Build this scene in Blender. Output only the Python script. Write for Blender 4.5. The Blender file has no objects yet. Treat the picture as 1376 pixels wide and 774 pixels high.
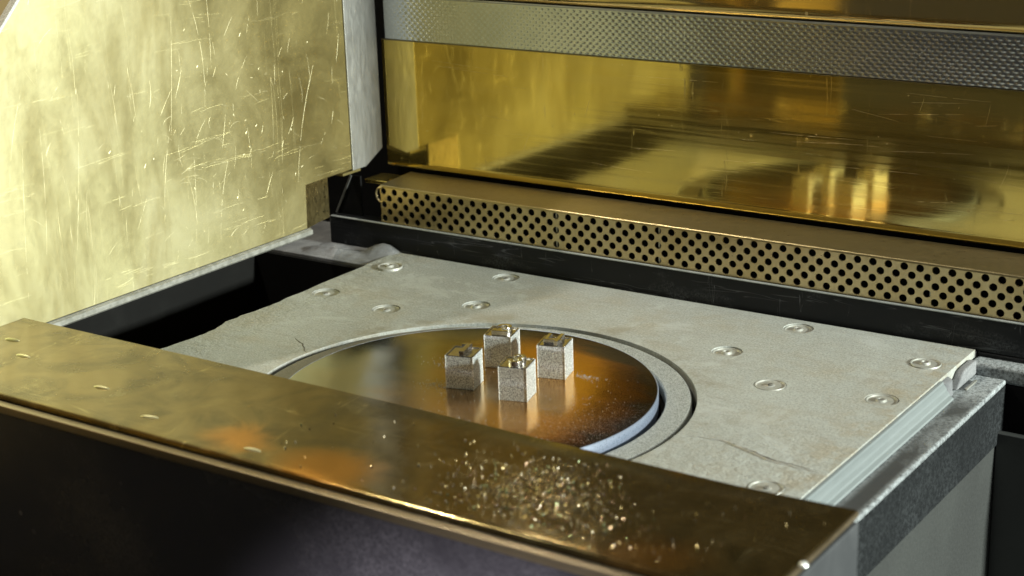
import bpy, bmesh, math, random
from mathutils import Vector, Matrix, noise
random.seed(7)
sc = bpy.context.scene
col = sc.collection
PI = math.pi
R = math.radians

# ------------------------------------------------------------------ camera
cam_d = bpy.data.cameras.new('camera'); cam = bpy.data.objects.new('camera', cam_d); col.objects.link(cam)
r_ = Vector((0.82688827, 0.56152262, -0.03079169)); u_ = Vector((-0.14449597, 0.26505982, 0.9533437)); f_ = Vector((-0.54348569, 0.78385945, -0.30031261))
cam.matrix_world = Matrix(((r_.x, u_.x, -f_.x, 0.49031661), (r_.y, u_.y, -f_.y, -0.66290998), (r_.z, u_.z, -f_.z, 0.31830767), (0, 0, 0, 1)))
cam_d.sensor_width = 36; cam_d.lens = 2258.526/1376*36
cam_d.clip_start = 0.02; cam_d.clip_end = 50
cam_d.dof.use_dof = True; cam_d.dof.focus_distance = 0.98; cam_d.dof.aperture_fstop = 12.0
sc.camera = cam
sc.render.resolution_x = 1024; sc.render.resolution_y = 576

# ------------------------------------------------------------------ world and lamps
w = bpy.data.worlds.new('World'); sc.world = w; w.use_nodes = True
bg = w.node_tree.nodes['Background']; bg.inputs[0].default_value = (0.34, 0.34, 0.32, 1); bg.inputs[1].default_value = 0.11

def area(name, loc, target, size, power, color, size_y=None, shape='RECTANGLE', spread=None):
    l = bpy.data.lights.new(name, 'AREA'); l.energy = power; l.color = color; l.shape = shape
    l.size = size; l.size_y = size_y or size
    if spread: l.spread = spread
    o = bpy.data.objects.new(name, l); col.objects.link(o); o.location = loc
    o.rotation_euler = (Vector(target)-Vector(loc)).to_track_quat('-Z', 'Y').to_euler()
    return o
area('window_light', (2.3, 0.26, 0.60), (0, 0.04, 0.04), 0.10, 147, (0.94, 1.0, 0.93), 0.14)
sp = bpy.data.lights.new('front_patch_spot', 'SPOT'); sp.energy = 260; sp.spot_size = R(10); sp.spot_blend = .25; sp.shadow_soft_size = .03; sp.color = (.95, .93, 1.0)  # added spot; its cone makes the light patch on the cabinet front
so = bpy.data.objects.new('front_patch_spot', sp); col.objects.link(so); so.location = (1.0, -1.2, .10)
so.rotation_euler = (Vector((.155, -.18, -.085))-so.location).to_track_quat('-Z', 'Y').to_euler()
area('edge_highlight_light', (-.62, -.10, 1.1), (.11, -.177, .03), 0.026, 7, (1.0, .93, .80))  # added light, placed for the highlight along the ledge's front edge
area('room_light', (0.55, -0.15, 1.5), (0, 0.0, 0.0), 0.9, 5, (0.97, 1.0, 0.97), 0.7)

sc.view_settings.view_transform = 'Standard'; sc.view_settings.look = 'None'
sc.view_settings.exposure = 0.05; sc.view_settings.gamma = 1
sc.render.engine = 'CYCLES'
sc.cycles.max_bounces = 12; sc.cycles.glossy_bounces = 8; sc.cycles.diffuse_bounces = 4

# ------------------------------------------------------------------ material helpers
class N:
    def __init__(s, name):
        s.m = bpy.data.materials.new(name); s.m.use_nodes = True; s.t = s.m.node_tree
        s.b = s.t.nodes['Principled BSDF']; s.co = s.t.nodes.new('ShaderNodeNewGeometry').outputs['Position']
    def new(s, typ, **k):
        n = s.t.nodes.new(typ)
        for a, v in k.items(): setattr(n, a, v)
        return n
    def put(s, sock, v):
        if isinstance(v, bpy.types.NodeSocket): s.t.links.new(v, sock)
        elif isinstance(v, tuple) and len(v) == 3 and sock.type == 'RGBA': sock.default_value = v+(1,)
        else: sock.default_value = v
    def map(s, scale=(1, 1, 1), rot=(0, 0, 0), loc=(0, 0, 0), co=None):
        n = s.new('ShaderNodeMapping'); s.put(n.inputs['Vector'], co or s.co)
        n.inputs['Scale'].default_value = scale; n.inputs['Rotation'].default_value = rot; n.inputs['Location'].default_value = loc
        return n.outputs[0]
    def noise(s, scale, detail=4, rough=.5, co=None, dist=0, out=0):
        n = s.new('ShaderNodeTexNoise'); s.put(n.inputs['Vector'], co or s.co)
        n.inputs['Scale'].default_value = scale; n.inputs['Detail'].default_value = detail
        n.inputs['Roughness'].default_value = rough; n.inputs['Distortion'].default_value = dist
        return n.outputs[out]
    def voro(s, scale, co=None, feature='F1', out=0):
        n = s.new('ShaderNodeTexVoronoi', feature=feature); s.put(n.inputs['Vector'], co or s.co); n.inputs['Scale'].default_value = scale
        return n.outputs[out]
    def rng(s, v, a, b, c=0., d=1., smooth=True):
        n = s.new('ShaderNodeMapRange'); n.interpolation_type = 'SMOOTHSTEP' if smooth else 'LINEAR'
        s.put(n.inputs[0], v)
        for i, x in enumerate((a, b, c, d)): n.inputs[i+1].default_value = x
        return n.outputs[0]
    def math(s, op, a, b=0., c=0.):
        n = s.new('ShaderNodeMath', operation=op); s.put(n.inputs[0], a); s.put(n.inputs[1], b); s.put(n.inputs[2], c); return n.outputs[0]
    def mix(s, f, a, b):
        n = s.new('ShaderNodeMix', data_type='RGBA'); s.put(n.inputs[0], f); s.put(n.inputs[6], a); s.put(n.inputs[7], b); return n.outputs[2]
    def mixf(s, f, a, b):
        n = s.new('ShaderNodeMix', data_type='FLOAT'); s.put(n.inputs[0], f); s.put(n.inputs[2], a); s.put(n.inputs[3], b); return n.outputs[0]
    def xyz(s, co=None):
        n = s.new('ShaderNodeSeparateXYZ'); s.put(n.inputs[0], co or s.co); return n.outputs
    def bump(s, h, strength, dist, prev=None):
        n = s.new('ShaderNodeBump'); s.put(n.inputs['Height'], h); n.inputs['Strength'].default_value = strength; n.inputs['Distance'].default_value = dist
        if prev: s.put(n.inputs['Normal'], prev)
        return n.outputs[0]
    def lines(s, scale, vec, rot, width, loc=(0, 0, 0), thin=.5):
        """thin broken lines: a stretched noise, cut to a narrow band around 0.5, gated by a second noise"""
        warped = s.new('ShaderNodeVectorMath', operation='ADD')
        nz = s.new('ShaderNodeVectorMath', operation='SCALE'); s.put(nz.inputs[0], s.noise(9, 2, out=1)); nz.inputs['Scale'].default_value = .02
        s.put(warped.inputs[0], s.co); s.put(warped.inputs[1], nz.outputs[0])
        c = s.map(vec, rot, loc, co=warped.outputs[0])
        n = s.noise(scale, 1, .4, co=c)
        d = s.math('ABSOLUTE', s.math('SUBTRACT', n, .5))
        l = s.rng(d, 0, width, 1, 0)
        g = s.rng(s.noise(scale*.35, 2, .5, co=s.map(vec, rot, (loc[0]+7, loc[1]+3, loc[2])), ), thin, thin+.06)
        return s.math('MULTIPLY', l, g)
    def done(s, color=None, rough=None, metal=None, normal=None, **k):
        b = s.b
        if color is not None: s.put(b.inputs['Base Color'], color)
        if rough is not None: s.put(b.inputs['Roughness'], rough)
        if metal is not None: s.put(b.inputs['Metallic'], metal)
        if normal is not None: s.put(b.inputs['Normal'], normal)
        for a, v in k.items(): s.put(b.inputs[a], v)
        return s.m

def maximum(s, *v):
    o = v[0]
    for x in v[1:]: o = s.math('MAXIMUM', o, x)
    return o

# scratched brass of the left wall: worn, hazy, scratched in every direction
def mat_side_brass():
    s = N('scratched_brass')
    cloud = s.noise(16, 5, .62, dist=.5); fine = s.noise(260, 4, .7); mid = s.noise(60, 4, .6)
    sc1 = s.lines(1, (60, 300, 7), (R(4), 0, 0), .009, thin=.58)
    sc4 = s.lines(1, (60, 34, 600), (R(3), 0, 0), .014, (2, 8, 5), .60)
    lines = maximum(s, s.math('MULTIPLY', sc1, .45), s.math('MULTIPLY', sc4, .35))
    vc = s.map((1, 1.3, .6), (R(20), 0, 0))
    cell = s.voro(230, co=vc); cellc = s.voro(230, out=1, co=vc)
    pick = s.rng(s.xyz(cellc)[0], .955, .965)
    speck = s.math('MULTIPLY', s.rng(cell, .06, .15, 1, 0), pick)
    marks = maximum(s, s.math('MULTIPLY', lines, .8), s.math('MULTIPLY', speck, .6))
    c = s.mix(s.rng(cloud, .35, .7), (.58, .545, .30), (.50, .475, .29))
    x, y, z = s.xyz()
    lit_haze = s.rng(s.math('SUBTRACT', s.math('ADD', s.math('MULTIPLY', y, -1.0), s.math('MULTIPLY', cloud, .08)), s.math('MULTIPLY', z, .35)), -.19, .05)  # paler towards the lower front: light falloff painted into the brass
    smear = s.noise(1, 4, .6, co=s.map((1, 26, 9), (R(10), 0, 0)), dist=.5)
    lit_haze = s.math('MULTIPLY', lit_haze, s.rng(smear, .30, .58, .45, 1))
    c = s.mix(lit_haze, (.41, .345, .14), c)
    c = s.mix(s.math('MULTIPLY', marks, .7), c, (.96, .92, .66))
    rg = s.rng(s.math('ADD', s.math('MULTIPLY', cloud, .7), s.math('MULTIPLY', fine, .3)), .3, .7, -.07, .07, False)
    rg = s.math('ADD', rg, s.mixf(lit_haze, .34, .50))
    rg = s.mixf(s.math('MULTIPLY', marks, .8), rg, .6)
    nrm = s.bump(mid, .05, .0015)
    nrm = s.bump(fine, .10, .0005, nrm)
    nrm = s.bump(marks, .5, .0003, nrm)
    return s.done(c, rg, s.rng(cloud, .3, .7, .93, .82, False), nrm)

# smooth brushed brass of the back wall: horizontal grain smears reflections up and down
def mat_back_brass(name='brushed_brass', r0=.035, r1=.075, tint=(.88, .65, .155)):
    s = N(name)
    grain = s.noise(1, 5, .65, co=s.map((14, 60, 900)))
    grain2 = s.noise(1, 3, .6, co=s.map((5, 60, 260), loc=(4, 1, 7)))
    cloud = s.noise(12, 4, .6)
    vs = s.lines(1, (330, 60, 30), (0, R(6), 0), .02, thin=.56)
    hs = s.lines(1, (9, 60, 420), (0, R(1.5), 0), .02, (1, 2, 3), .55)
    cellc = s.xyz(s.voro(110, out=1))[0]
    speck = s.math('MULTIPLY', s.rng(s.voro(110), .08, .16, 1, 0), s.rng(cellc, .95, .97))
    mk = maximum(s, s.math('MULTIPLY', vs, .45), s.math('MULTIPLY', hs, .3), speck)
    c = s.mix(s.rng(cloud, .3, .7), tint, (tint[0]*.93, tint[1]*.96, tint[2]*1.15))
    c = s.mix(s.math('MULTIPLY', mk, .5), c, (.95, .8, .45))
    rg = s.rng(s.math('ADD', s.math('MULTIPLY', grain2, .6), s.math('MULTIPLY', cloud, .4)), .3, .7, r0, r1, False)
    rg = s.mixf(mk, rg, .4)
    n = s.bump(grain, .03, .0002)
    n = s.bump(s.noise(9, 1), .03, .002, n)
    tv = s.new('ShaderNodeCombineXYZ'); tv.inputs[2].default_value = 1
    s.put(s.b.inputs['Tangent'], tv.outputs[0]); s.b.inputs['Anisotropic'].default_value = .9
    streak = s.rng(grain2, .46, .62, 0, .5)
    return s.done(s.mix(streak, c, (tint[0]*.96, tint[1]*.98, tint[2]*1.2)), s.mixf(streak, rg, .13), .93, n)

# the ledge in front: brown tarnished, smudged, with amber reflections painted in
def mat_ledge_brass():
    s = N('tarnished_brass')
    cloud = s.noise(26, 5, .6, dist=1.2); big = s.noise(7, 3, .5)
    mott = s.noise(70, 4, .65, dist=.8)
    grain = s.noise(1, 4, .6, co=s.map((18, 420, 60), (0, 0, R(2))))
    sc1 = s.lines(1, (10, 330, 60), (0, 0, R(3)), .02, thin=.56)
    sc2 = s.lines(1, (240, 30, 60), (0, 0, R(-28)), .02, (4, 2, 2), .60)
    mk = maximum(s, sc1, sc2)
    c = s.mix(s.rng(cloud, .35, .7), (.22, .16, .062), (.105, .08, .031))
    c = s.mix(s.rng(mott, .52, .75, 0, .4), c, (.33, .285, .15))
    c = s.mix(s.math('MULTIPLY', mk, .35), c, (.7, .6, .34))
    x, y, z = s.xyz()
    def reflection_blob(cx, cy, r0, r1):
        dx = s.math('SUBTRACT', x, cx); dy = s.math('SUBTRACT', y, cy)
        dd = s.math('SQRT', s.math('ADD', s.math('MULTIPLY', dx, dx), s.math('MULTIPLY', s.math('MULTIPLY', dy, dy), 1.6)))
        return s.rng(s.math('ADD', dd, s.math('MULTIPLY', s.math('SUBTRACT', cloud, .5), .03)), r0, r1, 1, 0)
    tint = maximum(s, reflection_blob(-.012, -.158, .004, .026), s.math('MULTIPLY', reflection_blob(.045, -.163, .006, .034), .9), s.math('MULTIPLY', reflection_blob(.205, -.165, .006, .03), .5))  # amber patches standing in for reflections in the brass
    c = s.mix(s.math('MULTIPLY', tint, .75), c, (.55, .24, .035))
    rg = s.rng(s.math('ADD', s.math('MULTIPLY', cloud, .6), s.math('MULTIPLY', mott, .4)), .34, .66, .04, .26, False)
    rg = s.math('ADD', rg, s.rng(s.xyz()[0], .04, -.14, 0, .09))
    n = s.bump(s.noise(18, 2), .06, .003)
    n = s.bump(mott, .06, .0010, n)
    n = s.bump(grain, .08, .0003, n)
    n = s.bump(s.noise(330, 2, .6, co=s.map((1, .6, 1))), .06, .0003, n)
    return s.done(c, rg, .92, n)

def mat_steel(name, c0, c1, rough, scale=60, vec=(1, 1, 1), bump=.1, metal=1.0, fine=600):
    s = N(name)
    a = s.noise(scale, 5, .6, co=s.map(vec)); f = s.noise(fine, 3, .7, co=s.map(vec))
    c = s.mix(s.rng(a, .32, .68), c0, c1)
    rg = s.rng(f, .3, .7, rough*.8, rough*1.25, False)
    n = s.bump(f, bump, .0004); n = s.bump(a, bump*.6, .001, n)
    return s.done(c, rg, metal, n)

# grey sintered powder on the table
def mat_powder_table():
    s = N('powder_coated_metal')
    big = s.noise(9, 4, .55, dist=.5); med = s.noise(38, 5, .6); fine = s.noise(900, 3, .7); g = s.noise(750, 4, .85)
    stain = s.math('MULTIPLY', s.rng(s.noise(14, 4, .6, co=s.map(loc=(3, 5, 1))), .46, .62), s.rng(med, .35, .65))
    x, y, z = s.xyz()
    pale = s.rng(x, -.05, .16, 0, 1)
    c = s.mix(s.rng(big, .3, .7), (.255, .270, .248), (.318, .334, .308))
    c = s.mix(s.math('MULTIPLY', pale, .6), c, (.36, .385, .355))
    rust = s.math('MULTIPLY', s.rng(x, .165, .195), s.rng(s.noise(55, 5, .7), .42, .62))
    c = s.mix(s.math('MULTIPLY', rust, .6), c, (.27, .22, .13))
    scuff = s.lines(1, (40, 300, 1), (0, 0, R(-30)), .03, thin=.55)
    c = s.mix(s.math('MULTIPLY', scuff, .3), c, (.20, .19, .16))
    c = s.mix(s.math('MULTIPLY', stain, .40), c, (.27, .225, .13))
    c = s.mix(s.rng(g, .49, .64, 0, .75), c, (.17, .17, .15))
    c = s.mix(s.rng(g, .50, .34, 0, .4), c, (.55, .55, .50))
    c = s.mix(s.rng(s.noise(120, 5, .75), .42, .66, 0, .28), c, (.24, .235, .19))
    drift = s.rng(s.noise(17, 5, .7, co=s.map((1, 1.3, 1), (0, 0, R(25)), (2, 7, 0)), dist=1.3), .52, .62, 0, .5)
    c = s.mix(drift, c, (.39, .41, .385))
    ra = s.math('SQRT', s.math('ADD', s.math('MULTIPLY', x, x), s.math('MULTIPLY', y, y)))
    grime = s.math('MULTIPLY', s.rng(ra, .150, .122), s.rng(s.noise(24, 5, .7, co=s.map(loc=(9, 1, 4))), .47, .66, 0, .75))
    c = s.mix(grime, c, (.185, .165, .11))
    wipe = s.rng(s.noise(1, 4, .7, co=s.map((14, 120, 1), (0, 0, R(-9)))), .52, .72, 0, .35)
    c = s.mix(wipe, c, (.215, .21, .18))
    # crumbly raised crust towards left edge and front right corner
    r2 = s.math('SQRT', s.math('ADD', s.math('MULTIPLY', x, x), s.math('MULTIPLY', y, y)))
    crust = maximum(s, s.rng(x, -.150, -.185, 0, 1), s.math('MULTIPLY', s.rng(x, .10, .16), s.rng(y, .07, -.02)))
    ch = s.math('MULTIPLY', s.noise(150, 5, .7), crust)
    n = s.bump(big, .25, .006); n = s.bump(med, .22, .002, n)
    n = s.bump(ch, .55, .0035, n)
    n = s.bump(s.noise(330, 4, .7), .3, .0006, n); n = s.bump(fine, .5, .0005, n)
    return s.done(c, .62, .15, n)

def mat_dusty(name, base, dust, amt=(.45, .75), scale=30, rough=.5, metal=.0, vec=(1, 1, 1), fine=1500, spec=.5):
    s = N(name)
    a = s.noise(scale, 5, .65, co=s.map(vec), dist=.4); f = s.noise(fine, 2, .8)
    m = s.math('MULTIPLY', s.rng(a, amt[0], amt[1]), s.rng(f, .30, .62))
    c = s.mix(m, base, dust)
    n = s.bump(f, .3, .0004); n = s.bump(a, .1, .001, n)
    return s.done(c, s.mixf(m, rough, .7), metal, n, **{'Specular IOR Level': spec})

def mat_black(*a):
    s = N('black_anodised_metal')
    a = s.noise(40, 5, .7, co=s.map((.35, 1, 1)), dist=.4); f = s.noise(700, 3, .8)
    l1 = s.lines(1, (26, 200, 420), (0, R(4), 0), .03, thin=.52); l2 = s.lines(1, (500, 60, 60), (0, R(-12), 0), .02, (2, 2, 2), .60)
    m = maximum(s, s.math('MULTIPLY', s.rng(a, .52, .8), s.rng(f, .4, .6, 0, .5)), s.math('MULTIPLY', l1, .30), s.math('MULTIPLY', l2, .55))
    c = s.mix(m, (.007, .008, .0095), (.19, .20, .21))
    return s.done(c, .48, 0.0, s.bump(f, .2, .0003), **{'Specular IOR Level': .25})

M = {}
M['side'] = mat_side_brass()
M['back'] = mat_back_brass()
M['upper'] = mat_back_brass('dark_brushed_brass', .07, .13, (.76, .56, .20))
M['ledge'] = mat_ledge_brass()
M['flange'] = mat_steel('dull_brass', (.30, .245, .12), (.37, .30, .165), .34, 18, (.3, 1, 1), .15, .9)
M['perf'] = mat_steel('punched_brass', (.58, .46, .24), (.66, .55, .32), .34, 40, (1, 1, 1), .15)
M['trim'] = mat_steel('brown_trim', (.22, .17, .10), (.30, .24, .15), .35, 30, (.3, 1, 1), .1, .8)
M['end'] = mat_steel('tarnished_end', (.62, .50, .22), (.72, .58, .27), .32, 30, (1, 1, .4), .08, 1.0)
M['grey_steel'] = mat_steel('milled_steel', (.34, .345, .32), (.40, .405, .38), .40, 12, (1, 1, .2), .012, .8, 300)
M['strip'] = mat_steel('embossed_steel', (.60, .63, .64), (.70, .72, .72), .22, 30, (1, 1, 1), .05)
M['pale'] = mat_steel('pale_machined_steel', (.115, .135, .135), (.16, .182, .180), .62, 25, (1, .12, 1), .2, .1)
M['rim'] = mat_steel('bright_machined_rim', (.30, .36, .47), (.38, .43, .54), .30, 25, (1, 1, 5), .05, .7)
M['table'] = mat_powder_table()
M['black'] = mat_black('black_anodised_metal', (.012, .013, .014), (.12, .125, .13), (.55, .9), 60, .38, 0, (.25, 1, 1), 500)
M['void'] = mat_dusty('near_black', (.006, .006, .006), (.02, .02, .02), (.5, .8), 20, .8, spec=.1)  # even near-black for gaps and backing parts
M['well'] = mat_dusty('dark_grey_sheet', (.007, .007, .0065), (.014, .014, .013), (.5, .9), 20, .7, spec=.08)
M['bin'] = mat_steel('smooth_grey_sheet', (.034, .036, .034), (.042, .045, .042), .45, 12, (1, 1, 1), .04, 0)
M['sideplate'] = mat_dusty('grey_painted_metal', (.040, .043, .045), (.065, .068, .07), (.4, .8), 25, .45, 0)
M['bolt'] = mat_steel('powdered_bolt_metal', (.28, .285, .25), (.36, .36, .32), .46, 200, (1, 1, 1), .3, .3)
M['bolt_dark'] = mat_steel('socket_metal', (.17, .17, .145), (.27, .27, .24), .5, 200, (1, 1, 1), .3, .3)
M['heap'] = mat_dusty('loose_grey_powder', (.11, .115, .12), (.23, .235, .235), (.3, .7), 60, .8, 0)
M['dustline'] = mat_dusty('pale_powder', (.22, .24, .235), (.34, .36, .35), (.3, .7), 90, .8, 0)
M['groove'] = mat_dusty('dark_crack', (.08, .075, .06), (.2, .19, .16), (.3, .7), 90, .8, 0)
M['room'] = mat_dusty('brown_wall_paint', (.42, .29, .12), (.48, .34, .15), (.4, .8), 4, .8, 0)

def mat_front():
    s = N('black_gloss_front')
    a = s.noise(14, 4, .6); f = s.noise(700, 2, .8); sp = s.voro(120); spc = s.xyz(s.voro(120, out=1))[0]
    speck = s.math('MULTIPLY', s.rng(sp, .1, .25, 1, 0), s.rng(spc, .93, .96))
    x, y, z = s.xyz()
    low = s.rng(z, -.02, -.10)
    m = maximum(s, s.math('MULTIPLY', s.math('MULTIPLY', s.rng(a, .42, .75), s.rng(f, .3, .7)), .35), s.math('MULTIPLY', speck, .6))
    c = s.mix(m, (.030, .028, .032), (.17, .16, .17))
    n = s.bump(s.noise(40, 3), .04, .001)
    return s.done(c, s.mixf(s.rng(a, .3, .7), .16, .34), 0.0, n)
M['front'] = mat_front()
M['scratch'] = mat_steel('bright_scratch', (.88, .80, .46), (.95, .90, .60), .45, 300, (1, 1, 1), .1, .5)

def mat_plate():
    s = N('heat_tinted_plate')
    x, y, z = s.xyz()
    r = s.math('SQRT', s.math('ADD', s.math('MULTIPLY', x, x), s.math('MULTIPLY', y, y)))
    wob = s.noise(16, 4, .6, co=s.map((.7, 2.6, 1), (0, 0, R(-12))), dist=.8)
    rr = s.math('ADD', r, s.math('MULTIPLY', s.math('SUBTRACT', wob, .5), .045))
    ramp = s.new('ShaderNodeValToRGB'); s.put(ramp.inputs[0], s.rng(rr, 0, .1, 0, 1, False))
    e = ramp.color_ramp.elements
    e[0].position = 0; e[0].color = (.60, .46, .28, 1); e[1].position = 1; e[1].color = (.17, .16, .19, 1)  # heat tint rings, with the brass wall's orange reflection painted in
    for p, c in ((.35, (.80, .50, .22)), (.55, (.90, .50, .15)), (.76, (.86, .42, .12)), (.89, (.40, .22, .15)), (.95, (.19, .16, .18))):
        k = e.new(p); k.color = c+(1,)
    # side panel's green-grey reflection painted over the left side
    left = s.rng(s.math('ADD', x, s.math('MULTIPLY', wob, .05)), .030, -.030)
    c = s.mix(s.math('MULTIPLY', left, .88), ramp.outputs[0], (.40, .43, .39))
    f = s.noise(2200, 2, .8)
    front = s.rng(s.math('SUBTRACT', x, y), .02, .12, .0, 1)
    dust = s.math('MULTIPLY', s.rng(f, .62, .72), s.rng(s.math('ADD', front, s.math('MULTIPLY', s.noise(45, 3), .5)), .25, 1.0, .04, .75))
    c = s.mix(dust, c, (.72, .62, .48))
    rg = s.mixf(dust, s.rng(wob, .3, .7, .11, .22, False), .6)
    n = s.bump(s.noise(22, 3, .5, co=s.map((.6, 1.6, 1))), .06, .002)
    n = s.bump(s.noise(1400, 2, .8), .10, .0003, n)
    return s.done(c, rg, s.math('SUBTRACT', 1.0, s.math('MULTIPLY', dust, .6)), n)
M['plate'] = mat_plate()

def mat_collar():
    s = N('dusted_collar')
    x, y, z = s.xyz()
    d = s.math('ADD', s.math('MULTIPLY', x, .6), s.math('MULTIPLY', y, .8))
    wob = s.math('MULTIPLY', s.math('SUBTRACT', s.noise(30, 3), .5), .01)
    m = s.rng(s.math('ADD', d, wob), .020, .046)  # front-left sector darkened: shade and reflections on the ring put into colour
    f = s.noise(1500, 3, .8)
    pow_ = s.mix(s.rng(f, .4, .66), (.34, .36, .335), (.10, .105, .10))
    shaded_met = s.mix(s.rng(f, .5, .75), (.16, .155, .135), (.28, .27, .24))
    c = s.mix(m, shaded_met, pow_)
    n = s.bump(f, .35, .0005); n = s.bump(s.noise(60, 4), .2, .002, n)
    return s.done(c, s.mixf(m, .32, .7), s.mixf(m, .6, .15), n)
M['collar'] = mat_collar()

def mat_shelf():
    s = N('dark_shelf_with_powder')
    x, y, z = s.xyz()
    a = s.noise(26, 5, .65, co=s.map((1.6, .6, 1)), dist=.5); f = s.noise(520, 4, .9)
    e1 = s.rng(x, .2155, .2085); e2 = s.rng(x, .2205, .2245)
    back = s.rng(y, .125, .165)
    m = maximum(s, e1, s.math('MULTIPLY', e2, .8), back, s.math('MULTIPLY', s.rng(a, .42, .78), .8))
    m = s.math('MULTIPLY', m, s.rng(f, .36, .60, .12, 1))
    c = s.mix(m, (.030, .032, .032), (.33, .36, .365))
    n = s.bump(f, .4, .0005); n = s.bump(a, .2, .002, n)
    return s.done(c, .6, .1, n)
M['shelf'] = mat_shelf()

def mat_wallpow():
    s = N('recess_wall_with_powder')
    x, y, z = s.xyz()
    a = s.noise(12, 3, .5); f = s.noise(480, 4, .9)
    m = maximum(s, s.math('MULTIPLY', s.rng(a, .2, .8), .35), s.rng(z, -.016, -.010), s.rng(y, .03, -.05, 0, .45))
    m = s.math('MULTIPLY', m, s.rng(f, .44, .60, .05, 1))
    c = s.mix(m, (.005, .006, .0065), (.085, .095, .098))
    return s.done(c, .7, 0.0, s.bump(f, .4, .0005), **{'Specular IOR Level': .15})
M['recess'] = mat_wallpow()

def mat_cube():
    s = N('sintered_silver')
    f = s.noise(1700, 2, .75); vc = s.voro(1900, out=1); g = s.noise(90, 3, .6)
    c = s.mix(s.rng(f, .36, .64), (.135, .145, .15), (.66, .72, .71))
    c = s.mix(s.rng(g, .3, .7, 0, .3), c, (.38, .36, .34))
    rg = s.rng(s.xyz(vc)[1], 0, 1, .30, .6, False)
    n = s.bump(f, .5, .0004); n = s.bump(s.xyz(vc)[0], .35, .0003, n)
    return s.done(c, rg, .45, n)
M['cube'] = mat_cube()
M['cubeedge'] = mat_steel('bright_silver', (.82, .84, .80), (.90, .92, .88), .26, 300, (1, 1, 1), .1, .55)
M['cubetop'] = mat_steel('polished_silver', (.72, .70, .66), (.82, .80, .76), .16, 300, (1, 1, 1), .2, 1.0)
M['lampglass'] = None

# ------------------------------------------------------------------ geometry helpers
def tag(o, label=None, cat=None, group=None, kind=None):
    if label: o['label'] = label
    if cat: o['category'] = cat
    if group: o['group'] = group
    if kind: o['kind'] = kind
    return o
def empty(name, loc, label, cat, group=None):
    o = bpy.data.objects.new(name, None); col.objects.link(o); o.location = loc; o.empty_display_size = .01
    return tag(o, label, cat, group)
def mk(name, bm, m, parent=None, smooth=None, bevel=0, seg=2, kind=None):
    """bm in world coordinates; stored relative to the parent's base"""
    if parent is not None:
        q = parent; off = Vector()
        while q is not None: off += q.location; q = q.parent
        bmesh.ops.translate(bm, verts=bm.verts, vec=-off)
    bmesh.ops.recalc_face_normals(bm, faces=bm.faces)
    me = bpy.data.meshes.new(name); bm.to_mesh(me); bm.free()
    me.materials.append(m)
    o = bpy.data.objects.new(name, me); col.objects.link(o)
    if parent is not None: o.parent = parent
    if smooth is not None:
        for p in me.polygons: p.use_smooth = True
        if smooth < 180: me.set_sharp_from_angle(angle=R(smooth))
    if bevel:
        b = o.modifiers.new('bevel', 'BEVEL'); b.width = bevel; b.segments = seg; b.limit_method = 'ANGLE'; b.angle_limit = R(40)
        for p in me.polygons: p.use_smooth = True
        o.modifiers.new('wn', 'WEIGHTED_NORMAL')
    if kind: o['kind'] = kind
    return o
def box(bm, a, b):
    v = [bm.verts.new((x, y, z)) for x in (a[0], b[0]) for y in (a[1], b[1]) for z in (a[2], b[2])]
    for f in ((0, 1, 3, 2), (4, 6, 7, 5), (0, 4, 5, 1), (2, 3, 7, 6), (0, 2, 6, 4), (1, 5, 7, 3)): bm.faces.new([v[i] for i in f])
    return bm
def B(*ab):
    bm = bmesh.new()
    for a, b in zip(ab[::2], ab[1::2]): box(bm, a, b)
    return bm
def prism(pts, axis, a, b, bm=None):
    """closed 2-D outline extruded along an axis between a and b"""
    bm = bm or bmesh.new()
    def p(u, v, t): return {'x': (t, u, v), 'y': (u, t, v), 'z': (u, v, t)}[axis]
    A = [bm.verts.new(p(u, v, a)) for u, v in pts]; C = [bm.verts.new(p(u, v, b)) for u, v in pts]
    n = len(pts)
    bm.faces.new(A); bm.faces.new(C[::-1])
    for i in range(n): bm.faces.new((A[i], A[(i+1) % n], C[(i+1) % n], C[i]))
    return bm
def sheet(profile, x0, x1, nx, t, bm=None, warp=None):
    """profile (y,z) polyline swept along x with thickness t behind it; faces the -y / +z side"""
    bm = bm or bmesh.new(); n = len(profile); nor = []
    for i in range(n):
        a = Vector(profile[max(i-1, 0)]); b = Vector(profile[min(i+1, n-1)]); d = (b-a).normalized(); nor.append(Vector((-d.y, d.x)))
    rows = []
    for k in range(nx+1):
        x = x0+(x1-x0)*k/nx
        fr = []; bk = []
        for (y, z), nn in zip(profile, nor):
            dz = warp(x, y) if warp else 0
            fr.append(bm.verts.new((x, y, z+dz))); bk.append(bm.verts.new((x, y-nn.x*t, z-nn.y*t+dz)))
        rows.append(fr+bk[::-1])
    m = 2*n
    for a, b in zip(rows, rows[1:]):
        for i in range(m): bm.faces.new((a[i], b[i], b[(i+1) % m], a[(i+1) % m]))
    bm.faces.new(rows[0]); bm.faces.new(rows[-1][::-1])
    return bm
def lathe(prof, c, seg=64, bm=None):
    """profile (r,z) closed loop turned about a vertical axis through c"""
    bm = bm or bmesh.new(); rings = []
    for k in range(seg):
        a = 2*PI*k/seg; rings.append([bm.verts.new((c[0]+r*math.cos(a), c[1]+r*math.sin(a), c[2]+z)) if r > 0 else None for r, z in prof])
    cen = {i: bm.verts.new((c[0], c[1], c[2]+z)) for i, (r, z) in enumerate(prof) if r <= 0}
    n = len(prof)
    for k in range(seg):
        A, Bn = rings[k], rings[(k+1) % seg]
        for i in range(n-1):
            q = [A[i] or cen[i], Bn[i] or cen[i], Bn[i+1] or cen[i+1], A[i+1] or cen[i+1]]
            f = []
            for v in q:
                if v not in f: f.append(v)
            if len(f) > 2: bm.faces.new(f)
    return bm
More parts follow.
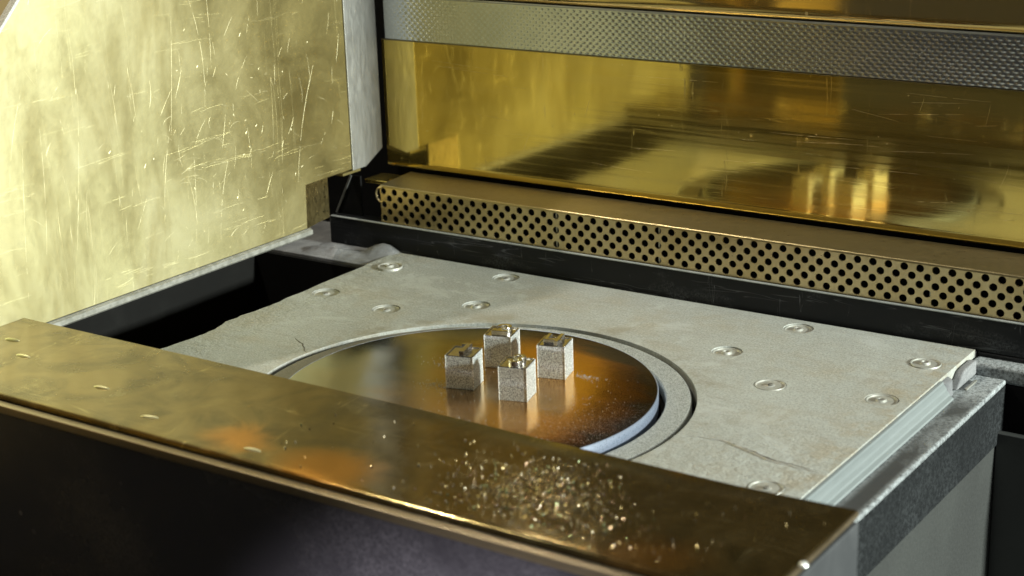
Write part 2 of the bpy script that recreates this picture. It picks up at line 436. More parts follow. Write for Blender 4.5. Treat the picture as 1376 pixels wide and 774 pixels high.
def arc(cx, cy, r, a0, a1, n):
    return [(cx+r*math.cos(R(a0+(a1-a0)*i/n)), cy+r*math.sin(R(a0+(a1-a0)*i/n))) for i in range(n+1)]

# ------------------------------------------------------------------ the setting: deck, walls behind
TX0, TX1, TY0, TY1 = -.2, .203, -.154, .1975
bm = B((-.36, .168, -.03), (-.2015, .1985, -.002)); box(bm, (-.36, .1985, -.03), (.2030, .243, -.002))
tag(mk('side_deck', B((-.36, -.154, -.03), (-.305, .1675, -.002)), M['well']), kind='structure')
tag(mk('deck', bm, M['heap'], bevel=.0006), kind='structure')
tag(mk('chamber_floor', B((-.36, -.33, -.2), (.40, .26, -.18)), M['void']), kind='structure')
tag(mk('chamber_wall', B((-.36, .246, -.18), (.40, .256, .42)), M['void']), kind='structure')
tag(mk('left_chamber_wall', B((-.372, -.15, -.18), (-.361, .256, .06)), M['void']), kind='structure')
tag(mk('room_wall', B((-1.9, -1.5, -.8), (-1.85, 3, 2.5)), M['room']), kind='structure')

well = empty('powder_well', (-.25, 0, -.15), 'black open well between brass side panel and grey table', 'well')
mk('wall', B((-.3045, .1640, -.17), (-.2055, .1675, -.004)), M['well'], well)
mk('wall', B((-.3045, -.153, -.17), (-.3010, .1638, -.004)), M['well'], well)
mk('wall', B((-.2085, -.153, -.17), (-.2055, .1638, -.0125)), M['well'], well)

# ------------------------------------------------------------------ powder table
table = empty('powder_table', (0, 0, -.012), 'grey powder dusted table with round opening and bolt heads', 'table')
BOLTS = [(-.1817, .1657, 1.3, .0022), (-.1843, .1035, .8, 0), (-.1298, .0959, .8, 0), (-.1017, .1845, .8, .0), (-.0854, .1285, 1.2, 0),
         (.1035, .1836, 1., .0002), (.0858, .1286, 1.3, 0), (.1294, .0931, .5, .0003), (.1879, .1626, 1.2, .0014), (.1879, .1018, 1., .0006), (.185, -.026, .4, .0003)]
BR = .0086
bm = bmesh.new()
out = []
n = 70
out += [(TX1, TY0), (TX1, TY1), (TX0-.0012, TY1), (TX0-.0012, .166)]
for i in range(1, n):
    y = .166+(TY0-.166)*i/n
    k = min(1, max(0, (.125-y)/.05))
    out.append((TX0+k*(.0045*noise.noise(Vector((y*38, 1.3, 0)))+.002*noise.noise(Vector((y*150, 4, 0)))+.0015), y))
out.append((TX0, TY0))
vo = [bm.verts.new((x, y, 0)) for x, y in out]
RH = .1198
cir = [(RH*math.cos(2*PI*i/160), RH*math.sin(2*PI*i/160)) for i in range(160)]
vi = [bm.verts.new((x, y, 0)) for x, y in cir]
eds = [bm.edges.new((vo[i], vo[(i+1) % len(vo)])) for i in range(len(vo))]+[bm.edges.new((vi[i], vi[(i+1) % 160])) for i in range(160)]
for bx, by, _, _ in BOLTS:
    vb = [bm.verts.new((bx+BR*math.cos(2*PI*i/28), by+BR*math.sin(2*PI*i/28), 0)) for i in range(28)]
    eds += [bm.edges.new((vb[i], vb[(i+1) % 28])) for i in range(28)]
r = bmesh.ops.triangle_fill(bm, use_beauty=True, use_dissolve=False, edges=eds)
for f in list(bm.faces):
    c = f.calc_center_median()
    if c.x**2+c.y**2 < (RH*.999)**2 and all((v.co.x**2+v.co.y**2) < (RH*1.001)**2 for v in f.verts): bm.faces.remove(f); continue
    if any((c.x-q[0])**2+(c.y-q[1])**2 < (BR*.9)**2 and all((v.co.x-q[0])**2+(v.co.y-q[1])**2 < (BR*1.01)**2 for v in f.verts) for q in BOLTS): bm.faces.remove(f)
ex = bmesh.ops.extrude_face_region(bm, geom=list(bm.faces))
bmesh.ops.translate(bm, verts=[g for g in ex['geom'] if isinstance(g, bmesh.types.BMVert)], vec=(0, 0, -.012))
mk('table_top', bm, M['table'], table, bevel=.0007)

def bolt(x, y, d, up):
    r = BR-.0002; z = -.0013*min(1, d)+up
    b = mk('bolt', lathe([(0, z+.0001), (r*.55, z), (r*.86, z-.0001), (r*.90, z+.0004), (r*.97, z+.0005), (r, z), (r, -.009)], (x, y, 0), 40), M['bolt'], table, smooth=35)
    mk('socket', lathe([(0, z+.0002), (r*.15, z+.0003), (r*.22, z+.0010*d), (r*.30, z+.0010*d), (r*.40, z-.0001)], (x-.0004, y, 0), 9), M['bolt'], b, smooth=40)
    mk('socket_hole', lathe([(0, z+.0013), (r*.15, z+.00125), (r*.19, z+.0006)], (x+r*.06, y-.0006, 0), 8), M['groove'], b)
for q in BOLTS: bolt(*q)

# crack near the front right corner, a wandering ridge of caked powder beside it
def path_ridge(name, pts, w, h, m, parent, sub=12, jit=.0006, z0=0.):
    bm = bmesh.new(); P = []
    for (a, b) in zip(pts, pts[1:]):
        for i in range(sub):
            t = i/sub; P.append(Vector((a[0]+(b[0]-a[0])*t, a[1]+(b[1]-a[1])*t, 0)))
    P.append(Vector((pts[-1][0], pts[-1][1], 0)))
    P = [p+Vector((0, jit*2*noise.noise(p*180), 0)) for p in P]
    prev = None; L = len(P)
    for i, p in enumerate(P):
        d = (P[min(i+1, L-1)]-P[max(i-1, 0)]).normalized(); nn = Vector((-d.y, d.x, 0))
        k = math.sin(PI*min(1, max(.02, i/(L-1))))**.4*(.7+.6*abs(noise.noise(p*260)))
        row = [bm.verts.new(p+nn*w*k*s_+Vector((0, 0, z0+hh*h*k))) for s_, hh in ((-1, -.3), (-.45, .8), (.1, 1), (.5, .7), (1, -.3))]
        if prev:
            for j in range(4): bm.faces.new((prev[j], prev[j+1], row[j+1], row[j]))
        prev = row
    return mk(name, bm, m, parent, smooth=60)
path_ridge('powder_ridge', [(.119, .0073), (.131, .0115), (.1445, .0135), (.149, .0110), (.160, .0068), (.171, .0033), (.186, .0015), (.1995, .0008)], .0009, .0009, M['bolt'], table)
path_ridge('crack', [(.148, .0128), (.160, .0086), (.171, .0051), (.186, .0033), (.197, .0026)], .0008, .00035, M['groove'], table)
path_ridge('powder_ridge', [(-.1436, .0266), (-.132, .021), (-.120, .0105)], .0006, .0003, M['groove'], table)

# ------------------------------------------------------------------ collar and build plate
tag(mk('collar_ring', lathe([(.1037, -.008), (.1037, -.0016), (.1043, -.0009), (.1162, -.0009), (.1170, -.0014), (.1172, -.008), (.1037, -.008)], (0, 0, 0), 160), M['collar'], smooth=30),
    'flat dusty metal ring around the round plate, dark on its left side', 'ring')
tag(mk('piston_sleeve', lathe([(.1012, -.16), (.1012, -.0095), (.1195, -.0095), (.1195, -.16)], (0, 0, 0), 96), M['void'], smooth=30), kind='structure')
plate = empty('build_plate', (0, 0, -.008), 'round heat tinted metal plate carrying four small silver blocks', 'plate')
mk('plate_top', lathe([(0, .004), (.03, .004), (.06, .004), (.0985, .004), (.0993, .0038), (.0993, .0005), (0, .0005)], (0, 0, 0), 192), M['plate'], plate, smooth=25)
mk('rim', lathe([(.09935, .0037), (.0996, .00385), (.1, .0034), (.1, -.0065), (.0985, -.0085), (.095, -.0085)], (0, 0, 0), 192), M['rim'], plate, smooth=30)

# ------------------------------------------------------------------ the four blocks
yaw = R(15.5); CW, CD, CZ0, CZ1 = .0152, .0145, .004, .0227
def block(cx, cy, label, mark):
    e = empty('metal_block', (cx, cy, CZ0), label, 'block', 'small silver blocks standing on the round plate')
    e.rotation_euler = (0, 0, yaw)
    def loc(name, bm, m, **k):
        bmesh.ops.recalc_face_normals(bm, faces=bm.faces)
        me = bpy.data.meshes.new(name); bm.to_mesh(me); bm.free(); me.materials.append(m)
        o = bpy.data.objects.new(name, me); col.objects.link(o); o.parent = e
        b = o.modifiers.new('bevel', 'BEVEL'); b.width = k.get('bevel', .0002); b.segments = 2; b.limit_method = 'ANGLE'
        return o
    h = CZ1-CZ0
    hx, hy = CW/2, CD/2
    loc('body', B((-hx, -hy, 0), (hx, hy, h-.0006)), M['cube'], bevel=.0003)
    # bright burr along the upright and upper edges
    bm = bmesh.new(); t = .00042
    for sx, sy in ((-1, -1), (1, -1), (1, 1), (-1, 1)):
        box(bm, (sx*hx-t/2, sy*hy-t/2, 0), (sx*hx+t/2, sy*hy+t/2, h-.0002))
    loc('edge_burr', bm, M['cubeedge'], bevel=.00012)
    bm = bmesh.new(); fr = .0007
    box(bm, (-hx, -hy, h-.00055), (hx, hy, h-.0002))
    for a, b in (((-hx, hy-fr), (hx, hy)), ((-hx, -hy+fr), (-hx+fr, hy-fr)), ((hx-fr, -hy+fr), (hx, hy-fr))):
        box(bm, (a[0], a[1], h-.0001), (b[0], b[1], h+.0003))
    loc('top_face', bm, M['cubetop'], bevel=.0001)
    bm = bmesh.new(); z0, z1 = h-.0001, h+.0024
    mark(bm, z0, z1)
    loc('raised_mark', bm, M['cubetop'], bevel=.00018)
    return e
def ringb(bm, cx, cy, ro, ri, z0, z1, seg=20, a0=0, a1=360):
    P = []
    full = abs(a1-a0) >= 360; n = seg if full else seg+1
    for i in range(n):
        a = R(a0+(a1-a0)*i/seg); c, s = math.cos(a), math.sin(a)
        P.append([bm.verts.new((cx+r*c, cy+r*s, z)) for r, z in ((ri, z0), (ro, z0), (ro, z1), (ri, z1))])
    for i in range(seg):
        A, C = P[i], P[(i+1) % n]
        for j in range(4): bm.faces.new((A[j], A[(j+1) % 4], C[(j+1) % 4], C[j]))
    if not full: bm.faces.new(P[0]); bm.faces.new(P[-1][::-1])
def m_bar(bm, a, b): box(bm, (-.0002, -.0066, a), (.0026, .0066, b)); box(bm, (-.0026, .0044, a), (-.0002, .0062, b-.0001))
def m_round(bm, a, b): ringb(bm, .0010, .0022, .0042, .0020, a, b, 20, -60, 190); box(bm, (-.0036, -.0064, a), (.0050, -.0040, b)); box(bm, (-.0012, -.0040, a), (.0012, -.0008, b-.0001))
def m_hook(bm, a, b): ringb(bm, .0006, .0031, .0034, .0014, a, b, 16, -90, 200); ringb(bm, .0006, -.0030, .0036, .0015, a, b+.0001, 16, -200, 90)
def m_four(bm, a, b): box(bm, (.0014, -.0066, a), (.0036, .0066, b)); box(bm, (-.0050, -.0042, a), (.0014, -.0022, b-.0001)); box(bm, (-.0050, -.0022, a), (-.0030, .0060, b-.0002)); box(bm, (.0036, -.0042, a), (.0052, -.0022, b-.0001))
block(-.0050, .0050, 'leftmost silver block with a straight bar raised on its top', m_bar)
block(-.0057, .0413, 'rearmost silver block with a round loop raised on its top', m_round)
block(.0287, .0048, 'frontmost silver block with curved figure raised on its top', m_hook)
block(.0282, .0418, 'rightmost silver block with angular figure raised on its top', m_four)
# loose powder at the feet of the blocks
bm = bmesh.new()
for cx, cy, sx, sy, n_ in ((-.0150, -.0035, .006, .003, 260), (-.024, .028, .011, .004, 200), (.043, .046, .007, .002, 140), (.020, .006, .005, .002, 110), (.03, -.03, .03, .02, 240), (.06, -.01, .02, .03, 240)):
    for _ in range(n_):
        x = random.gauss(cx, sx); y = random.gauss(cy, sy)
        if x*x+y*y > .0093 or any(abs(x-a)+abs(y-b) < .0135 for a, b in ((-.005, .005), (-.0057, .0413), (.0287, .0048), (.0282, .0418))): continue
        s_ = random.uniform(.00010, .00028); a = random.random()*6
        v = [bm.verts.new((x+s_*math.cos(a+k*2.09), y+s_*math.sin(a+k*2.09), .0041)) for k in range(3)]+[bm.verts.new((x, y, .0041+s_*1.2))]
        for f in ((0, 1, 3), (1, 2, 3), (2, 0, 3)): bm.faces.new([v[i] for i in f])
tag(mk('powder_grains', bm, M['dustline']), 'loose pale powder grains scattered around the silver blocks', 'powder', kind='stuff')

# ------------------------------------------------------------------ right side: shelf, recess, bin
shelf = empty('powder_shelf', (.214, .0, -.03), 'dark shelf with pale powder along the right of the table', 'shelf')
bm = B((.2035, -.154, -.0135), (.2245, .1868, -.0102))
mk('shelf_top', bm, M['shelf'], shelf, bevel=.0012, seg=3)
mk('shelf_back', B((.2035, .1870, -.0135), (.40, .1994, -.0036)), M['shelf'], shelf, bevel=.0022, seg=4)
mk('inner_wall', B((.2215, -.154, -.045), (.2243, .1873, -.0136)), M['recess'], shelf)
mk('inner_wall', B((.2246, .1874, -.045), (.40, .1898, -.0136)), M['void'], shelf)
# pale machined strips on the table's flank
flank = empty('edge_strip', (.2033, 0, -.0100), 'pale machined strips running along the right edge of the table', 'strip')
mk('strip', prism([(.2034, -.0099), (.2034, -.0008), (.2048, -.0010), (.2050, -.0024), (.2053, -.0026), (.2066, -.0042), (.2068, -.0054), (.2071, -.0057), (.2084, -.0070), (.2086, -.0080), (.2104, -.0090), (.2108, -.0099)], 'y', -.150, .1440), M['pale'], flank, smooth=20)
bm = bmesh.new()
lathe([(0, .0), (.0050, -.0002), (.0060, -.001), (.0064, -.0090), (0, -.009)], (.2012, .1500, -.0016), 28, bm)
mk('rounded_end', bm, M['heap'], flank, smooth=40)
mk('end_block', prism([(.1565, -.0099), (.1600, -.0070), (.1660, -.0024), (.1700, -.0016), (.1858, -.0016), (.1863, -.0099)], 'x', .2033, .2082), M['heap'], flank, bevel=.0012, seg=3)
mk('slot', B((.2108, .160, -.0101), (.2120, .176, -.0092)), M['bolt_dark'], flank)
# bin
bin_ = empty('grey_bin', (.30, .05, -.18), 'smooth grey bin sunk in the recess right of the shelf', 'bin')
mk('bin_wall', B((.2205, -.150, -.175), (.2232, .1830, -.0380)), M['bin'], bin_, bevel=.0005)
mk('bin_wall', B((.2234, .1780, -.175), (.395, .1830, -.0384)), M['bin'], bin_, bevel=.0005)
mk('bin_floor', B((.2234, -.150, -.178), (.395, .1778, -.174)), M['bin'], bin_)

# ------------------------------------------------------------------ back: black rail, perforated guard
rail = empty('black_rail', (0, .207, -.002), 'long black metal rail along the back of the table', 'rail')
mk('rail_body', B((-.2615, .2, -.0018), (.40, .2140, .0178), (.2034, .2, -.0200), (.40, .2140, -.00185)), M['black'], rail, bevel=.0009, seg=3)
mk('pale_edge', B((-.2600, .1994, .0174), (.40, .2020, .0182)), M['dustline'], rail, bevel=.0003)  # pale strip along the rail's top front edge
g = empty('corner_bracket', (-.245, .2145, .0178), 'black folded sheet bracket in the far left corner', 'bracket')
mk('bracket_plate', prism([(-.2612, .0180), (-.2462, .0465), (-.2385, .0465), (-.2385, .0180)], 'y', .2085, .2100), M['void'], g)
bm = bmesh.new()
a, b = Vector((-.2612, .2075, .0182)), Vector((-.2462, .2075, .0465)); d = (b-a).normalized(); nn = Vector((-d.z, 0, d.x))*.0007
vs = [bm.verts.new(p+q+Vector((0, dy, 0))) for dy in (0, .001) for p, q in ((a, -nn), (b, -nn), (b, nn), (a, nn))]
for f in ((0, 1, 2, 3), (7, 6, 5, 4), (0, 4, 5, 1), (1, 5, 6, 2), (2, 6, 7, 3), (3, 7, 4, 0)): bm.faces.new([vs[i] for i in f])
mk('edge_highlight', bm, M['grey_steel'], g)  # grey strip stands in for the highlight on the bracket's slanting edge
tag(mk('brass_tab', B((-.2400, .2150, .0405), (-.2175, .2355, .0432)), M['back'], bevel=.0006), 'small bright brass block behind left end of perforated guard', 'tab')

guard = empty('perforated_guard', (0, .203, .018), 'long perforated brass guard with rows of round holes', 'guard')
bm = bmesh.new()
PX, PZ, HR, Y0, Y1 = .00930, .00470, .00220, .2030, .2040
X0 = -.2160; zr = .0400; NC = 64; SEG = 16
def cell(bm, cx, cz, hw_l, hw_r, hh, hole=True):
    if not hole:
        box(bm, (cx-hw_l, Y0, cz-hh), (cx+hw_r, Y1, cz+hh)); return
    outer = []; inner = []
    angs = [2*PI*k/SEG for k in range(SEG)]
    cor = [math.atan2(hh, hw_r), math.atan2(hh, -hw_l), math.atan2(-hh, -hw_l)+2*PI, math.atan2(-hh, hw_r)+2*PI]
    angs = sorted(angs+cor)
    fr_o, fr_i, md_i, bk_i = [], [], [], []
    for a in angs:
        c, s = math.cos(a), math.sin(a)
        tx = (hw_r/c if c > 1e-9 else (-hw_l/c if c < -1e-9 else 9)); ts = hh/abs(s) if abs(s) > 1e-9 else 9
        t = min(tx, ts)
        fr_o.append(bm.verts.new((cx+t*c, Y0, cz+t*s))); fr_i.append(bm.verts.new((cx+(HR+.00011)*c, Y0, cz+(HR+.00011)*s))); md_i.append(bm.verts.new((cx+HR*c, Y0+.00022, cz+HR*s))); bk_i.append(bm.verts.new((cx+HR*c, Y1, cz+HR*s)))
    m = len(angs)
    for i in range(m):
        j = (i+1) % m
        bm.faces.new((fr_o[i], fr_o[j], fr_i[j], fr_i[i])); bm.faces.new((fr_i[i], fr_i[j], md_i[j], md_i[i])); bm.faces.new((md_i[i], md_i[j], bk_i[j], bk_i[i]))
for row in range(5):
    cz = zr-row*PZ; off = PX/2 if row % 2 else 0
    for k in range(NC):
        cx = X0+.0020+k*PX+off
        cell(bm, cx, cz, (.0020+HR-.0012 if (k == 0 and not row % 2) else PX/2) if not (k == 0 and row % 2) else PX/2+.0014+.0012, PX/2, PZ/2)
xe = X0+.0020+NC*PX
mk('perforated_plate', bm, M['perf'], guard)
xl = X0-.0012
mk('bottom_edge', B((xl, .2030, .0180), (xe, .2040, zr-4*PZ-PZ/2)), M['perf'], guard)
# rolled top and the flange running back
prof = [(.2030, zr+PZ/2)]+[(.2030+.0014*(1-math.cos(R(a))), zr+PZ/2+.0016*math.sin(R(a))) for a in range(15, 91, 15)]
bm = bmesh.new()
pts = prof+[(.2365, prof[-1][1]+.0022), (.2365, prof[-1][1]+.0010), (prof[-1][0], prof[-1][1]-.0012), (.2042, zr+PZ/2)]
n_ = len(pts)
A = [bm.verts.new((xl if p[0] < .215 else -.2160, p[0], p[1])) for p in pts]; C_ = [bm.verts.new((xe, p[0], p[1])) for p in pts]
bm.faces.new(A); bm.faces.new(C_[::-1])
for i in range(n_): bm.faces.new((A[i], A[(i+1) % n_], C_[(i+1) % n_], C_[i]))
mk('top_flange', bm, M['flange'], guard, smooth=35)
mk('backing_plate', B((xl, .2120, .0180), (xe, .2126, .0418)), M['void'], guard)
for x in (.1735, -.0, -.075):
    mk('stud', B((x-.0006, .2046, .0180), (x+.0006, .2060, .0425)), M['grey_steel'], guard)
bm = bmesh.new(); prev = None
for i in range(17):
    a = R(80+205*i/16); c = Vector((-.2158+.0046*math.cos(a), .2034, .0373+.0052*math.sin(a))); nr = Vector((math.cos(a), 0, math.sin(a)))
    ring = [bm.verts.new(c+nr*.0008*math.cos(2*PI*k/8)+Vector((0, .0012*math.sin(2*PI*k/8), 0))) for k in range(8)]
    if prev:
        for k in range(8): bm.faces.new((prev[k], prev[(k+1) % 8], ring[(k+1) % 8], ring[k]))
    prev = ring
mk('curled_tab', bm, M['perf'], guard, smooth=60)

# ------------------------------------------------------------------ back panels
XB0, XB1 = -.2362, .40
bp = empty('back_panel', (0, .237, .048), 'polished brass lower back panel reflecting the table', 'panel')
prof = [(.2430, .0478), (.2405, .0478)]+[(.2405-.0038*math.sin(R(a)), .0516-.0038*math.cos(R(a))) for a in (20, 40, 60, 80)]+[(.2370, .0535), (.2370, .0537), (.2370, .0542), (.2370, .056), (.2370, .137)]
mk('brass_sheet', sheet(prof, XB0, XB1, 1, .002), M['back'], bp, smooth=50)
mk('top_edge', B((XB0, .2368, .1371), (XB1, .239, .1377)), M['flange'], bp)

# embossed strip: rows of slanted dashes as real relief
st = empty('embossed_strip', (0, .236, .138), 'grey embossed metal strip between upper and lower brass back panels', 'strip')
bm = bmesh.new(); sx0, sx1, sz0, sz1 = -.2315, .262, .1384, .1672
NX, NZ = 1120, 60; grid = []
for j in range(NZ+1):
    z = sz0+(sz1-sz0)*j/NZ; row = []
    for i in range(NX+1):
        x = sx0+(sx1-sx0)*i/NX
        v = (z-sz0)/.00215; rj = math.floor(v); fv = v-rj-.5
        u = x/.0048+(.5 if rj % 2 else 0)+fv*.25; fu = (u-math.floor(u))-.5
        h = max(0, 1-(fu/.36)**2-(fv/.30)**2)
        edge = min(1, (z-sz0)/.0006, (sz1-z)/.0006)
        wave = .0001*math.sin(x*41)+.00015*noise.noise(Vector((x*30, z*60, 2)))
        row.append(bm.verts.new((x, .2355-.00026*math.sqrt(h)*edge+wave, z)))
    grid.append(row)
for j in range(NZ):
    for i in range(NX): bm.faces.new((grid[j][i], grid[j][i+1], grid[j+1][i+1], grid[j+1][i]))
mk('embossed_face', bm, M['strip'], st, smooth=180)
mk('strip_backing', B((sx0, .2365, sz0), (.40, .2440, sz1)), M['void'], st)

up = empty('upper_back_panel', (0, .234, .168), 'brass upper back panel with rounded lower edge above grey strip', 'panel')
prof = [(.2430, .1682), (.2385, .1682)]+[(.2385-.0055*math.sin(R(a)), .1737-.0055*math.cos(R(a))) for a in (20, 40, 60, 80)]+[(.2330, .1760), (.2330, .1763), (.2330, .1770), (.2330, .180), (.2330, .36)]
mk('brass_sheet', sheet(prof, XB0, XB1, 1, .002), M['upper'], up, smooth=50)
mk('lower_trim', sheet([(.2332, .1674), (.2322, .1680), (.2324, .1688)], XB0, XB1, 1, .0012), M['grey_steel'], up, smooth=50)

# ------------------------------------------------------------------ left panel
lp = empty('side_panel', (-.2375, 0, .0235), 'large scratched brass side panel at the left, glowing in the light', 'panel')
XP = -.2375
outl = [(-.206, .0236), (.1500, .0236), (.1512, .0530), (.1994, .0535), (.1994, .3535), (.083, .3535), (-.206, .0636)]
bm = prism(outl, 'x', XP-.004, XP)
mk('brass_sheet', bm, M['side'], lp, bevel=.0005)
mk('steel_strip', prism([(.1998, .0525), (.2140, .0525), (.2330, .0620), (.2330, .3535), (.1998, .3535)], 'x', XP-.012, XP+.0006), M['grey_steel'], lp, bevel=.0004)
mk('strip_foot', B((.1800, 0, 0), (.1801, .0001, .0001)) if 0 else prism([(.1900, .0505), (.2090, .0505), (.2090, .0522), (.1900, .0522)], 'x', XP-.010, XP-.0006), M['side'], lp)
# the lower step turns away at its far end
bm = bmesh.new()
q = [(XP-.0002, .1504), (XP-.0030, .1620), (XP-.0060, .1800), (XP-.0085, .1800), (XP-.0055, .1620), (XP-.0040, .1512)]
prism(q, 'z', .0236, .0528, bm)
mk('turned_end', bm, M['end'], lp, smooth=40)
mk('bottom_rail', prism([(XP-.004, .0233), (XP-.0002, .0233), (XP+.0016, .0222), (XP+.0018, .0195), (XP+.0006, .0183), (XP-.004, .0183)], 'y', -.150, .1530), M['bolt_dark'], lp, smooth=20)
# slanting upper edge; bright silver stands in for the light it catches
bm = bmesh.new()
a, b = Vector((XP, -.2062, .0637)), Vector((XP, .0828, .3538)); d = (b-a).normalized(); nn = Vector((0, -d.z, d.y))*.0012
vs = [bm.verts.new(p+q_+Vector((dx, 0, 0))) for dx in (-.0045, .0006) for p, q_ in ((a, 0*nn), (b, 0*nn), (b, nn), (a, nn))]
for f in ((0, 1, 2, 3), (7, 6, 5, 4), (0, 4, 5, 1), (1, 5, 6, 2), (2, 6, 7, 3), (3, 7, 4, 0)): bm.faces.new([vs[i] for i in f])
mk('slanted_edge', bm, M['cubeedge'], lp)

# scratches with raised burrs and small pits, in all directions, on the side panel and a few on the back panel
def scratches(bm, n, P, length, ang, width, lift, curve=.25, broken=.3):
    for _ in range(n):
        u, v = P(); L = length(); a = ang(); k = random.gauss(0, curve)/max(L, .01)*.05; w = width()
        m = max(4, int(L/.0035)); prev = None
        for i in range(m+1):
            t = i/m; w_ = w*(.25+.75*math.sin(PI*t)**.5)*(.5+random.random()*.8)
            if prev and random.random() < broken*.5: prev = None
            d = (math.cos(a), math.sin(a)); q = lift(u, v); pa = lift(u-d[1]*w_, v+d[0]*w_); pb = lift(u+d[1]*w_, v-d[0]*w_)
            out_ = lift(u, v, w_*.5+.00004)
            row = [bm.verts.new(p) for p in (pa, out_, pb)]
            if prev:
                bm.faces.new((prev[0], prev[1], row[1], row[0])); bm.faces.new((prev[1], prev[2], row[2], row[1]))
            prev = row; a += k*L/m*20; u += math.cos(a)*L/m; v += math.sin(a)*L/m
rs = random.Random(3)
def on_side(u, v, h=.00002): return Vector((XP+h, max(-.2, min(.198, u)), max(.0245 if u < .149 else .0545, v)))
bm = bmesh.new()
U = lambda: (random.uniform(-.19, .19), random.uniform(.03, .215))
scratches(bm, 26, U, lambda: random.uniform(.02, .09), lambda: R(random.gauss(84, 6)), lambda: random.uniform(.00004, .00009), on_side)
C2 = lambda: (random.gauss(.07, .07), random.gauss(.10, .04))
scratches(bm, 46, C2, lambda: random.uniform(.004, .022), lambda: R(random.gauss(72, 22)), lambda: random.uniform(.00003, .00009), on_side)
scratches(bm, 36, C2, lambda: random.uniform(.003, .012), lambda: R(random.uniform(0, 180)), lambda: random.uniform(.00003, .00007), on_side, 1.2)
scratches(bm, 40, U, lambda: random.uniform(.003, .02), lambda: R(random.gauss(75, 30)), lambda: random.uniform(.00003, .00007), on_side)
scratches(bm, 18, lambda: (random.gauss(.05, .012), random.gauss(.082, .006)), lambda: random.uniform(.006, .020), lambda: R(random.gauss(4, 5)), lambda: random.uniform(.00003, .00006), on_side, .6)
scratches(bm, 34, lambda: (random.gauss(.11, .05), random.gauss(.11, .045)), lambda: random.uniform(.0008, .0030), lambda: R(random.gauss(60, 40)), lambda: random.uniform(.00010, .00034), on_side, 0, 0)
mk('scratch_marks', bm, M['scratch'], lp, smooth=180, kind='stuff')
bm = bmesh.new()
on_back = lambda u, v, h=.00002: Vector((u, .2370-h, max(.057, min(.1365, v))))
UB = lambda: (random.uniform(-.22, .22), random.uniform(.06, .134))
scratches(bm, 6, UB, lambda: random.uniform(.004, .02), lambda: R(random.gauss(80, 12)), lambda: random.uniform(.00004, .00009), on_back)
scratches(bm, 40, UB, lambda: random.uniform(.01, .07), lambda: R(random.gauss(1, 3)), lambda: random.uniform(.00003, .00006), on_back, .05)
scratches(bm, 26, UB, lambda: random.uniform(.0006, .0014), lambda: R(random.uniform(0, 180)), lambda: random.uniform(.0001, .0002), on_back, 0, 0)
mk('scratch_marks', bm, M['perf'], bp, smooth=180, kind='stuff')

# ------------------------------------------------------------------ loose powder on the left rear deck
bm = bmesh.new(); NX, NY = 60, 26; gr = []
for j in range(NY+1):
    row = []
    for i in range(NX+1):
        u, v = i/NX, j/NY; x = -.268+.078*u; y = .1690+.0300*v
        hump = .0062*math.exp(-((x+.212)/.011)**2-((y-.1965)/.010)**2)+.0035*math.exp(-((x+.245)/.02)**2-((y-.181)/.006)**2)
        nz = noise.noise(Vector((x*90, y*90, 0)))*.0010+noise.noise(Vector((x*400, y*400, 5)))*.0003
        e = min(u/.08, (1-u)/.08, v/.12, 1); e = max(0, min(1, e))
        row.append(bm.verts.new((x, y, -.0024+(hump+.0010+nz)*e)))
    gr.append(row)
for j in range(NY):
    for i in range(NX): bm.faces.new((gr[j][i], gr[j][i+1], gr[j+1][i+1], gr[j+1][i]))
tag(mk('powder_heap', bm, M['heap'], smooth=180), 'small heap of grey powder in the far left corner', 'powder', kind='stuff')

# ------------------------------------------------------------------ front cabinet and brass ledge
cab = empty('front_cabinet', (0, -.168, -.2), 'glossy black cabinet front below the brass ledge', 'cabinet')
mk('front_face', B((-.60, -.1805, -.30), (.2520, -.1560, .0245)), M['front'], cab, bevel=.001)
mk('side_plate', B((.2522, -.1800, -.30), (.2565, -.0905, .0268)), M['sideplate'], cab, bevel=.0008)
led = empty('brass_ledge', (0, -.13, .027), 'tarnished brass ledge across the front with glittering highlights', 'ledge')
def warp(x, y):
    k = max(0, 1-abs(y+.089)/.02)
    return .0005*noise.noise(Vector((x*9, y*16, 3)))-.0012*k*k*max(0, min(1, (x+.02)/.15))*(1-max(0, min(1, (x-.2)/.05)))
prof = [(-.089-.0840*i/24, .031) for i in range(25)]
prof += [(-.1735-.0022*math.sin(R(a)), .0288+.0022*math.cos(R(a))) for a in range(12, 91, 13)]
prof = prof[::-1]
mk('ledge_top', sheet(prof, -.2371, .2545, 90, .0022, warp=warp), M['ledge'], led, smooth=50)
mk('edge_trim', B((-.2371, -.1812, .0240), (.2545, -.1762, .0284)), M['trim'], led, bevel=.0007)
mk('end_edge', prism([(-.0892, .0285), (-.0892, .0306), (-.12, .0300), (-.174, .0306), (-.1805, .0250), (-.1805, .0222), (-.174, .0272)], 'x', .2547, .2556), M['trim'], led)
mk('screw', lathe([(0, .0016), (.0012, .0014), (.0020, .0004), (.0020, 0)], (.2562, -.142, .0302), 12), M['cubeedge'], led, smooth=50)
for x, y, a in ((-.213, -.1175, .2), (-.187, -.1320, .1), (-.1155, -.1440, .15), (-.066, -.1600, .3), (.003, -.1650, .1)):
    bm = bmesh.new(); lathe([(0, .0009), (.6, .0007), (.9, .0002), (1, -.0008)], (0, 0, 0), 14, bm)
    bmesh.ops.scale(bm, verts=bm.verts, vec=(.0052, .0012, 1)); bmesh.ops.rotate(bm, verts=bm.verts, matrix=Matrix.Rotation(a, 3, 'Z')); bmesh.ops.translate(bm, verts=bm.verts, vec=(x, y, .0311))
    mk('dent', bm, M['side'], led, smooth=60)

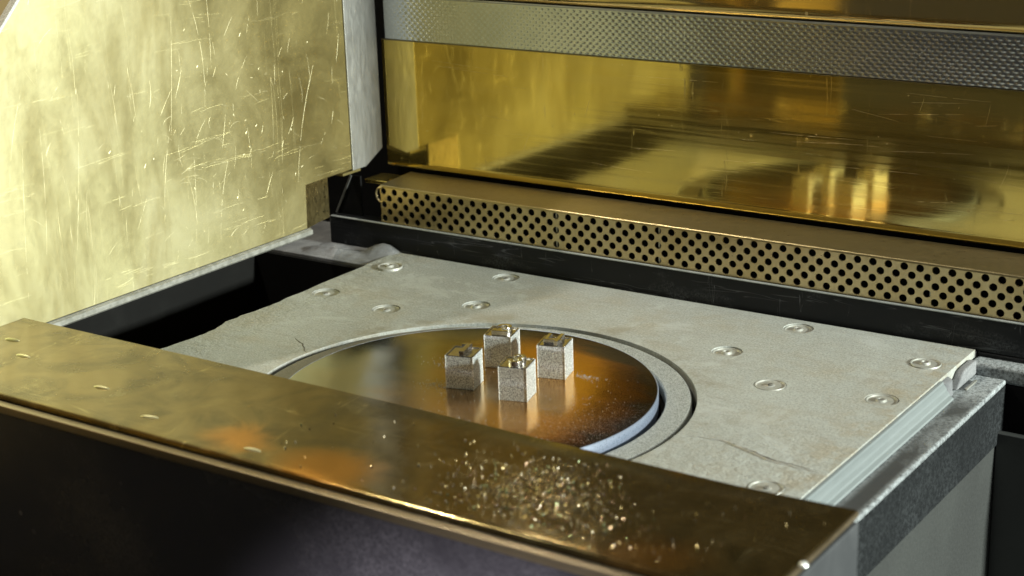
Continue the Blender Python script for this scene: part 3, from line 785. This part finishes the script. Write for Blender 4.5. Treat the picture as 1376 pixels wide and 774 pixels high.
# tiny shiny flakes added to make the ledge's glints; each catches the lamp or not by its own tilt
FM = [mat_steel(n_, tuple(v_*.62 for v_ in c_), c_, .20, 300, (1, 1, 1), .02, 1.0) for n_, c_ in (('flake_brass', (.95, .82, .50)), ('flake_silver', (.95, .90, .80)), ('flake_rose', (.95, .70, .55)), ('flake_green', (.68, .88, .62)))]
bm = bmesh.new(); n_fl = 0
for k in range(1150):
    if k < 800: x, y = random.gauss(.134, .019), random.gauss(-.138, .015)
    elif k < 1060: x, y = random.gauss(.160, .026), random.gauss(-.152, .012)
    else: x, y = random.uniform(.0, .25), random.uniform(-.170, -.095)
    if not (-.2 < x < .25 and -.172 < y < -.098): continue
    r0 = random.uniform(.00013, .00036)*(1 if random.random() < .88 else 1.9); a0 = random.random()*6
    nv = Vector((random.gauss(0, .14), random.gauss(0, .14), 1)).normalized(); t1 = nv.orthogonal().normalized(); t2 = nv.cross(t1)
    c0 = Vector((x, y, .0316+warp(x, y)+r0*.15))
    top = [bm.verts.new(c0+(t1*math.cos(a0+i*PI/3)+t2*math.sin(a0+i*PI/3))*r0*random.uniform(.8, 1.1)) for i in range(6)]
    low = [bm.verts.new(v.co+(v.co-c0)*.2-Vector((0, 0, .0009))) for v in top]
    fc = [bm.faces.new(top)]+[bm.faces.new((top[i], low[i], low[(i+1) % 6], top[(i+1) % 6])) for i in range(6)]
    mi = random.choices(range(4), (6, 5, 2, 1.2))[0]
    for f in fc: f.material_index = mi
fl = tag(mk('glint_flakes', bm, FM[0]), 'tiny glittering metal flakes added for glints on the brass ledge', 'flakes', kind='stuff')
for m_ in FM[1:]: fl.data.materials.append(m_)

# ------------------------------------------------------------------ open door left in front (seen mirrored in the back panel)
door = empty('brass_door', (-.19, -.30, .0), 'narrow brass door leaf standing open left of the ledge', 'door')
mk('door_leaf', B((-.2350, -.306, .0), (-.1300, -.300, .20)), M['upper'], door, bevel=.001)
mk('door_post', B((-.2620, -.300, .0), (-.2360, -.286, .30)), M['back'], door, bevel=.001)

# ------------------------------------------------------------------ lamp added above the view for the ledge glints
lamp = empty('glint_lamp', (-.125, .2300, .338), 'small unseen lamp added for glints on the brass ledge', 'lamp')
e = N('lamp_glow'); e.done((1, 1, 1), .5, 0); e.put(e.b.inputs['Emission Color'], (1.0, .90, .72)); e.b.inputs['Emission Strength'].default_value = 150
bm = bmesh.new(); bmesh.ops.create_uvsphere(bm, u_segments=16, v_segments=8, radius=.0085); bmesh.ops.translate(bm, verts=bm.verts, vec=(-.125, .222, .338))
mk('bulb', bm, e.m, lamp, smooth=180)
bm = bmesh.new(); bmesh.ops.create_cone(bm, cap_ends=True, segments=20, radius1=.010, radius2=.009, depth=.008, matrix=Matrix.Translation((-.125, .2290, .338)) @ Matrix.Rotation(PI/2, 4, 'X'))
mk('lamp_holder', bm, M['grey_steel'], lamp, smooth=40)
